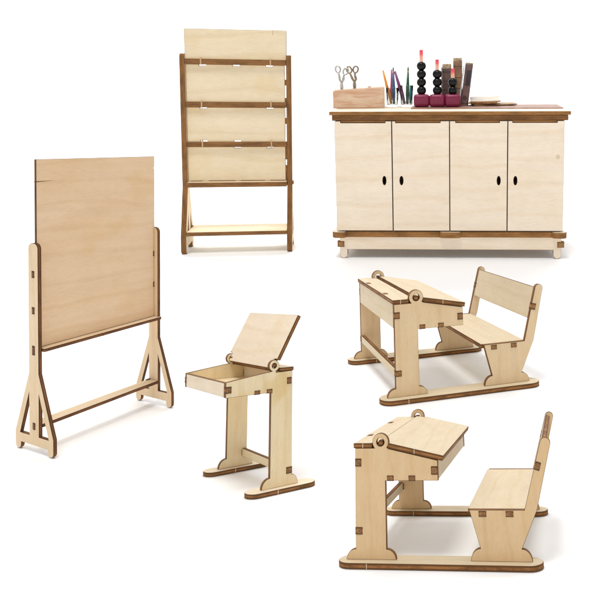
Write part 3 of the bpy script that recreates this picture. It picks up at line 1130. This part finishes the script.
    org = Vector((0, q1 + 0.002 * k, hq)) + Vector((0, dirv.y, dirv.z)) * (Lp * 0.40)
    hgt = Lp * 0.60
    nrm = Vector((1, 0, 0)).cross(dirv)
    b.plate(rect(-xi + e, 0, xi - e, hgt), t, org + Vector((0, 0.052 * k, 0)), X, dirv)
    for lo, hi in ((xi - e, xo + 0.003 * k), (-xo - 0.003 * k, -xi + e)):
        Mx = Matrix(((1, 0, 0, 0), (0, dirv.z, dirv.y, org.y), (0, -dirv.y, dirv.z, org.z), (0, 0, 0, 1)))
        b.tab((lo, -0.004 * k, hgt * 0.34), (hi, 0.046 * k, hgt * 0.54), 0, 1, Mx)
    b.obj("back_rest", [face, edge], T)


def single_desk(d, face, sface, edge):
    W, hb = d['W'], d['hb']
    k = hb
    t = 0.037 * k
    S = 0.93 * k
    T = thing("single_school_desk", "small single wooden desk with its lid propped open", "school desk", pose('single', 0.001))
    xo, xi = W / 2, W / 2 - t
    for s in (-1, 1):
        b = Build(S)
        xc = s * (W / 2 - t / 2)
        hw = 0.088 * k
        b.plate(capsule(xc, d['yf0'], d['yf1'], hw), t, (0, 0, 0), X, Y, grain='v')
        for f in (0.40,):
            y = d['yf0'] + (d['yf1'] - d['yf0']) * f
            nib(b, (xc + s * hw, y, t * 0.5), (0.001 * k, 0.0025 * k, t * 0.47))
            nib(b, (xc - s * hw, y + 0.02 * k, t * 0.5), (0.001 * k, 0.0025 * k, t * 0.47))
        b.obj("skid", [face, edge], T)
    tz = t
    R, rh = 0.049 * k, 0.022 * k
    yr, hr = d['yr'], d['hr']
    fw, fh = 0.075 * k, 0.085 * k
    ztop = hb - 0.004 * k
    z_r = d['hb0'] + (ztop - d['hb0']) * (yr - d['yb0']) / (d['yl1'] - d['yb0'])
    for s in (-1, 1):
        b = Build(S)
        out = [(d['yl0'] - fw, tz), (d['yl1'] + fw * 0.8, tz)] + flare(d['yl1'], tz, fw * 0.8, fh, 1)[1:] + [(d['yl1'], ztop)]
        ang = math.degrees(math.asin(max(-0.95, min(0.95, (ztop - 0.004 * k - hr) / R))))
        out += [(yr + R * math.cos(math.radians(ang)) + 0.002 * k, ztop - 0.003 * k)]
        zl = d['hb0'] + (z_r - d['hb0']) * 0.9
        a1 = 180 - math.degrees(math.asin(max(-0.95, min(0.95, (zl - hr) / R))))
        out += ring_arc(yr, hr, R, ang, a1)
        out += [(d['yb0'], d['hb0']), (d['yb0'], d['hbb']), (d['yl0'], d['hbb']), (d['yl0'], tz + fh)] + flare(d['yl0'], tz, fw, fh, -1)[::-1][1:-1]
        x0 = xi if s > 0 else -xo
        b.plate(out, t, (x0, 0, 0), Y, Z, holes=[ring_arc(yr, hr, rh, 0, 360)[:-1]], grain='v')
        b.obj("desk_side", [sface, edge], T)
    e = 0.002 * k
    b = Build(S)
    yb = d['yb0']
    b.plate(rect(-xi + e, d['hbb'] + 0.003 * k, xi - e, d['hb0'] - 0.006 * k), t, (0, yb + t, 0), X, Z)
    zc = (d['hbb'] + d['hb0']) / 2
    for lo, hi in ((xi - e, xo + 0.003 * k), (-xo - 0.003 * k, -xi + e)):
        b.tab((lo, yb - 0.002 * k, zc - 0.027 * k), (hi, yb + t * 1.3, zc + 0.027 * k))
    b.obj("front_apron", [face, edge], T)
    b = Build(S)
    yk = d['yl1'] - 0.012 * k
    b.plate(rect(-xi + e, d['hbb'], xi - e, ztop - 0.005 * k), t, (0, yk, 0), X, Z)
    for lo, hi in ((xi - e, xo + 0.003 * k), (-xo - 0.003 * k, -xi + e)):
        b.tab((lo, yk - t * 1.1, hb - 0.115 * k), (hi, yk + 0.002 * k, hb - 0.060 * k))
    b.obj("back_apron", [face, edge], T)
    b = Build(S)
    b.plate(rect(-xi + e, yb + t, xi - e, yk - t), t * 0.9, (0, 0, d['hbb'] + 0.008 * k), X, Y)
    for yc in (d['yl0'] - 0.125 * k, d['yl0'] - 0.012 * k):
        b.tab((xi - e, yc - 0.028 * k, d['hbb'] - 0.003 * k), (xo + 0.003 * k, yc + 0.024 * k, d['hbb'] + t * 0.85))
    b.obj("box_floor", [sface, edge], T)
    b = Build(S)
    y0 = yr + R + 0.004 * k
    b.plate([(-xi, yr + 0.01 * k), (xi, yr + 0.01 * k), (xi, y0), (xo + e, y0), (xo + e, d['yl1'] + 0.010 * k), (-xo - e, d['yl1'] + 0.010 * k), (-xo - e, y0), (-xi, y0)],
            t * 0.85, (0, 0, ztop + 0.001 * k), X, Y)
    b.obj("pen_strip", [face, edge], T)
    # raised lid
    b = Build(S)
    dv = Vector((0, d['ylt'] - yr, d['hlt'] - hr))
    Ln = dv.length
    dv.normalize()
    a, bq = xi - e * 2, d['wl'] / 2
    wn = R * 1.15
    lt = 0.034 * k
    b.plate([(-a, -0.03 * k), (a, -0.03 * k), (a, wn - 0.01 * k), (a + 0.02 * k, wn - 0.02 * k), (a + 0.02 * k, wn), (bq, wn), (bq, Ln * 0.55), (bq - 0.006 * k, Ln * 0.555), (bq, Ln * 0.56),
             (bq, Ln), (-bq, Ln), (-bq, wn), (-a - 0.02 * k, wn), (-a - 0.02 * k, wn - 0.02 * k), (-a, wn - 0.01 * k)],
            lt, Vector((0, yr, hr)) - Vector((1, 0, 0)).cross(dv) * lt * 0.5, X, dv)
    b.obj("lid", [face, edge], T)
    for s in (-1, 1):
        b = Build(S)
        x0, x1 = sorted((s * (xi - 0.05 * k), s * (xo - 0.006 * k)))
        b.box((x0, yr - 0.016 * k, hr - 0.012 * k), (x1, yr + 0.016 * k, hr + 0.018 * k))
        b.obj("hinge_peg", [face, edge], T)
    b = Build(S)
    zs = tz + 0.085 * k
    ysx = d['yl1'] - 0.012 * k
    b.plate(rect(-xi + e, zs, xi - e, zs + 0.072 * k), t, (0, ysx, 0), X, Z)
    for lo, hi in ((xi - e, xo + 0.003 * k), (-xo - 0.003 * k, -xi + e)):
        b.tab((lo, ysx - t * 1.1, zs + 0.010 * k), (hi, ysx + 0.014 * k, zs + 0.064 * k))
    b.obj("stretcher", [sface, edge], T)


board_stand()
rack()
cabinet()
cabinet_items()
single_desk(dict(W=.5659, yf0=-.1836, yf1=.1836, yl0=-.0623, yl1=.0543, hb=.5718, yb0=-.2954, hb0=.545, hbb=.4729, yr=-.0458, hr=.6011, wl=.6002, ylt=.083, hlt=.841),
            wood_face("light_birch_desk", (0.83, 0.705, 0.55), warm=(0.80, 0.66, 0.46), stain=0.35),
            wood_face("yellow_birch_desk", (0.89, 0.745, 0.49), warm=(0.86, 0.655, 0.36), stain=0.55),
            wood_edge("desk_burnt_edge", (0.27, 0.125, 0.045)))
double_desk('double_far', dict(W=1.2073, ys0=-.6075, ys1=.6124, yl0=-.4916, yl1=-.3191, hb=.7115, yb1=.0221, hbb=.4954, yr=-.3286, hr=.7216, yl=.0322, hl=.645,
                               yc0=.1785, yc1=.5349, yq0=.1794, yq1=.5036, hq=.3331, yp=.636, hp=.7465),
            wood_face("sand_birch_desk", (0.695, 0.58, 0.405), warm=(0.68, 0.53, 0.335), blotch=0.4),
            wood_face("honey_birch_side", (0.76, 0.58, 0.36), warm=(0.74, 0.52, 0.29), blotch=0.4),
            wood_edge("far_desk_burnt_edge", (0.28, 0.125, 0.040)),
            "double desk and bench seen from its back corner, nearer the cupboard")
double_desk('double_near', dict(W=.7879, ys0=-.4075, ys1=.3998, yl0=-.3367, yl1=-.2119, hb=.4527, yb1=.0028, hbb=.3112, yr=-.2307, hr=.4575, yl=.0224, hl=.3965,
                                yc0=.1225, yc1=.3598, yq0=.1224, yq1=.3384, hq=.2048, yp=.4343, hp=.4696),
            wood_face("tan_birch_desk", (0.675, 0.565, 0.40), warm=(0.66, 0.505, 0.325), blotch=0.4),
            wood_face("amber_birch_side", (0.715, 0.51, 0.29), warm=(0.69, 0.455, 0.235), blotch=0.4, stain=0.1),
            wood_edge("near_desk_burnt_edge", (0.275, 0.122, 0.040)),
            "double desk and bench seen side-on, lowest piece in the photo")
